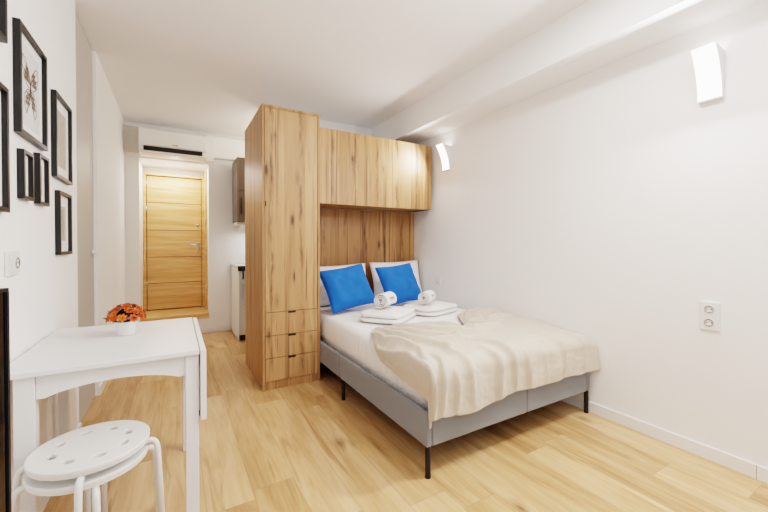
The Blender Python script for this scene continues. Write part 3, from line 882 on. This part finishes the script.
picture(1.40, 1.695, 1.237, 1.650, 'black framed print at the left picture edge, below the highest one', 'plain')
picture(2.237, 2.565, 1.452, 1.858, 'black framed sepia loop drawing, farthest large frame towards the door', 'loops', .05)
picture(1.812, 1.940, 1.300, 1.483, 'small black framed print under the butterfly, left of the small pair', 'figure', .026, .012)
picture(1.992, 2.142, 1.298, 1.508, 'small black framed print under the butterfly, right of the small pair', 'figure', .03, .012)
picture(2.288, 2.545, 1.080, 1.393, 'black framed sepia leaf print hanging lowest, nearest the white flush door', 'figure', .055)

# ------------------------------------------------------------------ sockets and switches
def schuko(name, cx, cy, cz, sgn, parent):
    """round recessed socket face; wall normal along sgn*X"""
    b = lathe(BM(), [(.0215, 0), (.0215, .0022 * sgn), (.0195, .0022 * sgn), (.0185, .0006 * sgn)], (cx, cy, cz), 28, 'X')
    o = obj(name, b, 'white_plastic', parent, True)
    e = BM()
    for k in (-1, 1): lathe(e, [(.0032, .0006 * sgn), (.0032, .0018 * sgn)], (cx, cy + k * .0095, cz), 12, 'X')
    for k in (-1, 1): box(e, *sorted((cx, cx + .0026 * sgn)), cy - .004, cy + .004, cz + k * .0165 - .0025, cz + k * .0165 + .0025)
    for k in range(10):
        a0 = PI * (.05 + .09 * k); 
    tube(e, [(cx + .0024 * sgn, cy + .0175 * math.cos(2 * PI * k / 28), cz + .0175 * math.sin(2 * PI * k / 28)) for k in range(29)], .0013, 6, False)
    obj('contacts', e, 'socket_dark', o)
t = thing('double_socket', 'white double power socket on the right wall, one outlet above the other', 'socket', (RX, .750, .756))
obj('plate', bx(RX - .011, RX - .0005, .709, .791, .681, .831, .004), 'white_plastic', t)
for z in (.792, .722): schuko('outlet', RX - .011, .752, z, -1, t)
t = thing('wall_socket', 'white wall socket on the left wall below the framed prints', 'socket', (LX, 1.745, 1.064))
obj('plate', bx(LX + .0005, LX + .010, 1.69, 1.80, 1.02, 1.107, .003), 'white_plastic', t)
schuko('outlet', LX + .010, 1.770, 1.064, 1, t)
obj('rocker', bx(LX + .010, LX + .013, 1.70, 1.738, 1.035, 1.093, .001), 'white_plastic', t)
t = thing('wall_switch', 'small white switch plate low on the right wall beside the pillows', 'switch', (RX, 2.99, .75))
obj('plate', bx(RX - .009, RX - .0005, 2.95, 3.03, .70, .79, .003), 'white_plastic', t)
obj('rocker', bx(RX - .012, RX - .009, 2.975, 3.005, .72, .77, .001), 'white_plastic', t)
obj('indicator', bx(RX - .0125, RX - .0118, 2.984, 2.996, .724, .734), 'socket_dark', t)

# ------------------------------------------------------------------ wall sconces
def sconce(cy, z0, lab):
    t_ = thing('wall_sconce', lab, 'lamp', (RX, cy, z0), 0, 'white wall sconces')
    hw = .048; Hh = .245
    # side profile of the curved shade: (distance from wall, height)
    fr = [(.034 + .088 * (k / 12) ** 2.0, Hh * k / 12) for k in range(13)]
    bk = [(d - .008, z) for d, z in fr]
    b = BM()
    def strip(prof, y0_, y1_, th):
        A = [(RX - d, z0 + z) for d, z in prof]; B_ = [(RX - d + th, z0 + z) for d, z in prof]
        prism(b, A + B_[::-1], 'Y', y0_, y1_)
    strip(fr, cy - hw, cy + hw, .006); obj('diffuser', b, 'glow', t_)
    for s in (-1, 1):
        b = BM(); pts = [(RX - d + .002, z0 + z) for d, z in fr] + [(RX - .002, z0 + Hh - .012), (RX - .002, z0)]
        prism(b, pts, 'Y', cy + s * hw - .002 if s > 0 else cy - hw - .002, cy + hw + .002 if s > 0 else cy - hw + .002)
        obj('side_cheek', b, 'sconce', t_)
    obj('back_plate', bx(RX - .006, RX - .0005, cy - hw + .003, cy + hw - .003, z0, z0 + Hh - .015), 'sconce', t_)
    obj('base', bx(RX - .034, RX - .0005, cy - hw + .003, cy + hw - .003, z0 - .006, z0 + .002, .001), 'sconce', t_)
    return t_
sconce(.752, 1.882, 'glowing curved wall sconce on the right wall, nearest the camera')
sconce(2.835, 1.895, 'glowing curved wall sconce beside the overhead cabinet')

# ------------------------------------------------------------------ air conditioner
t = thing('air_conditioner', 'white split air conditioner mounted over the entrance door', 'air conditioner', (0, 4.9, 2.17))
AX0, AX1, AYF, AYB = -.345, .333, FY - .30, FY - .10
prof = [(AYB, 2.155), (AYB, 2.447), (AYF + .03, 2.447), (AYF + .004, 2.43), (AYF, 2.41), (AYF + .002, 2.250), (AYF + .024, 2.240), (AYF + .024, 2.192), (AYF + .012, 2.182), (AYF + .03, 2.165), (AYF + .09, 2.155)]
obj('casing', prism(BM(), prof, 'X', AX0, AX1, .004), 'ac', t)
obj('front_panel', bx(AX0 + .004, AX1 - .004, AYF - .007, AYF + .001, 2.252, 2.428, .003), 'ac', t)
obj('vent_slot', bx(AX0 + .045, AX1 - .045, AYF + .014, AYF + .0235, 2.190, 2.243), 'ac_dark', t)
for k in range(9):
    x = AX0 + .08 + k * (AX1 - AX0 - .16) / 8; obj('louvre', bx(x - .0015, x + .0015, AYF + .010, AYF + .0135, 2.196, 2.236), 'ac_dark', t)
obj('flap', bx(AX0 + .04, AX1 - .04, AYF + .002, AYF + .010, 2.176, 2.190, .002), 'ac', t)
b = BM()
for k, w_ in enumerate((.010, .006, .010, .009, .008)): box(b, -.022 + k * .0125, -.022 + k * .0125 + w_, AYF - .0078, AYF - .0068, 2.268, 2.281)
obj('maker_mark', b, 'socket_dark', t)
obj('display', lathe(BM(), [(.016, 0), (.016, -.0012)], (.245, AYF - .0068, 2.36), 20, 'Y'), 'white_plastic', t)

# ------------------------------------------------------------------ kitchen corner behind the wardrobe
KX0, KX1 = .640, 1.60
t = thing('base_cabinet', 'pale kitchen base cabinet at the far wall, right of the entrance door', 'cabinet', (1.1, 4.75, 0))
obj('carcass', bx(KX0, KX1, 4.44, FY - .014, .075, .845, .001), 'kit_white', t)
obj('plinth', bx(KX0 + .02, KX1, 4.49, FY - .014, 0, .075), 'black_plastic', t)
obj('end_panel', bx(KX0 - .004, KX0 + .0, 4.44, FY - .014, .01, .845), 'kit_white', t)
for a in (KX0, KX0 + .48):
    o_ = obj('door', bx(a + .002, a + .478, 4.420, 4.439, .078, .842, .001), 'kit_top', t)
    obj('handle', bx(a + .03, a + .045, 4.397, 4.420, .50, .68, .003), 'steel', o_)
tag(obj('worktop', bx(KX0 - .006, KX1, 4.405, FY - .001, .846, .876, .003), 'kit_top'), 'grey kitchen worktop on the pale base cabinet', 'worktop')
t = thing('hanging_strap', 'small black strap hanging over the front corner of the kitchen worktop', 'strap', (.66, 4.40, .86))
b = BM(); box(b, .622, .70, 4.384, 4.403, .825, .884, .005); box(b, .622, .70, 4.386, 4.45, .877, .884, .003); obj('clip', b, 'black_plastic', t)
b = BM(); tube(b, smooth_path([(.672, 4.395, .83), (.676, 4.392, .78), (.674, 4.392, .735), (.680, 4.392, .735), (.684, 4.392, .78), (.682, 4.395, .83)], 5), .0045, 8); obj('cord', b, 'black_plastic', t, True)
t = thing('kitchen_wall_cabinet', 'grey-brown wood kitchen wall cabinet peeking out beside the wardrobe', 'cabinet', (1.1, 4.85, 1.41))
obj('carcass', bx(.645, KX1, 4.62, FY - .10, 1.412, 2.185, .001), 'kit_wood', t)
obj('door', bx(.647, 1.10, 4.60, 4.619, 1.79, 2.183, .001), 'kit_wood', t)
obj('door', bx(.647, 1.10, 4.60, 4.619, 1.414, 1.785, .001), 'kit_wood', t)
obj('handle', bx(.688, .700, 4.590, 4.600, 1.50, 1.70, .002), 'black_metal', t)
t = thing('cooker_hood', 'cream cooker hood under the grey-brown kitchen wall cabinet', 'hood', (1.0, 4.85, 1.33))
obj('body', bx(.652, 1.25, 4.66, FY - .11, 1.375, 1.411, .004), 'hood', t)
b = prism(BM(), [(4.74, 1.375), (FY - .11, 1.375), (FY - .11, 1.325), (4.90, 1.325)], 'X', .70, 1.2); obj('filter_box', b, 'hood', t)

# ------------------------------------------------------------------ television at the left edge
ang = math.atan2(.98, .20)
t = thing('television', 'black flat television at the left picture edge, in front of the table', 'television', (-.300, 1.0, .53))
t.rotation_euler = (0, 0, math.atan2(-.987, -.16))          # local +x runs away from its far end, towards the camera
W_, H_ = .80, .512
b = BM(); bw = .007
box(b, 0, W_, -.02, .012, 0, bw, .001); box(b, 0, W_, -.02, .012, H_ - bw, H_, .001); box(b, 0, bw, -.02, .012, bw, H_ - bw); box(b, W_ - bw, W_, -.02, .012, bw, H_ - bw)
obj('bezel', b, 'black_plastic', t, world=False)
obj('screen', bx(bw, W_ - bw, .004, .009, bw, H_ - bw), 'black_gloss', t, world=False)
obj('stand_pole', bx(.40, .48, -.066, -.0365, -.515, .30, .004), 'black_metal', t, world=False)
obj('stand_base', bx(.20, .60, -.06, .14, -.53, -.515, .004), 'black_metal', t, world=False)
obj('back_cover', bx(.03, W_ - .03, -.036, -.004, .03, H_ - .03, .006), 'black_plastic', t, world=False)

# ------------------------------------------------------------------ lights
def area(name, loc, rot, sx_, sy_, e, col=(1, 1, 1), spread=None):
    l = bpy.data.lights.new(name, 'AREA'); l.shape = 'RECTANGLE'; l.size = sx_; l.size_y = sy_; l.energy = e; l.color = col
    if spread: l.spread = spread
    o = bpy.data.objects.new(name, l); COL.objects.link(o); o.location = loc; o.rotation_euler = rot
    return o
def point(name, loc, e, r=.05, col=(1, 1, 1)):
    l = bpy.data.lights.new(name, 'POINT'); l.energy = e; l.shadow_soft_size = r; l.color = col
    o = bpy.data.objects.new(name, l); COL.objects.link(o); o.location = loc
    return o
# unseen fill panel added behind the camera, in place of a window
area('rear_fill_light', (.9, BACKY + .05, 1.45), (PI / 2, 0, 0), 2.4, 1.9, 15, (1., .99, .97))
# the two sconces shine into the room
for y_, z_, e_ in ((.752, 2.06, 34.), (2.835, 2.05, 9.)):
    area('sconce_light', (RX - .135, y_, z_), (0, PI / 2 - .45, 0), .20, .10, e_, (1, .955, .90))
# ceiling lights: room, hall, kitchen, door niche; and an added upward fill
area('ceiling_light', (1.35, .8, CZ - .03), (0, 0, 0), .28, .28, 26, (1, .965, .92))
area('ceiling_fill_light', (.8, -.7, 1.7), (PI, 0, 0), 1.6, 1.0, 30, (1, .985, .96))  # unseen upward panel added to brighten the ceiling
point('kitchen_light', (1.3, 4.4, 2.2), 22, .12, (1, .87, .70))
area('hood_light', (.95, 4.87, 1.315), (0, 0, 0), .4, .12, 2.2, (.95, 1., 1.))
area('niche_light', (.0, 5.36, OZ1 - .005), (0, 0, 0), .5, .2, 9, (1, .97, .92))
point('niche_glow_light', (.0, 5.34, 1.95), 2.0, .06, (1, .95, .86))
wd = bpy.data.worlds.new('room_world'); scene.world = wd; wd.use_nodes = True
wd.node_tree.nodes['Background'].inputs[0].default_value = (.97, .985, 1., 1); wd.node_tree.nodes['Background'].inputs[1].default_value = .5

# ------------------------------------------------------------------ camera
cam = bpy.data.cameras.new('camera'); co = bpy.data.objects.new('camera', cam); COL.objects.link(co)
cam.sensor_width = 36.; cam.lens = 357.27 / 768 * 36.; cam.shift_y = -(256 - 248.8) / 768
cam.clip_start = .01
co.location = (0, 0, 1.128); co.rotation_euler = (PI / 2 - .01077, 0, -math.radians(30.312))
scene.camera = co
scene.view_settings.view_transform = 'Filmic'
scene.view_settings.look = 'High Contrast'
scene.view_settings.exposure = -.18
scene.cycles.max_bounces = 14; scene.cycles.diffuse_bounces = 10
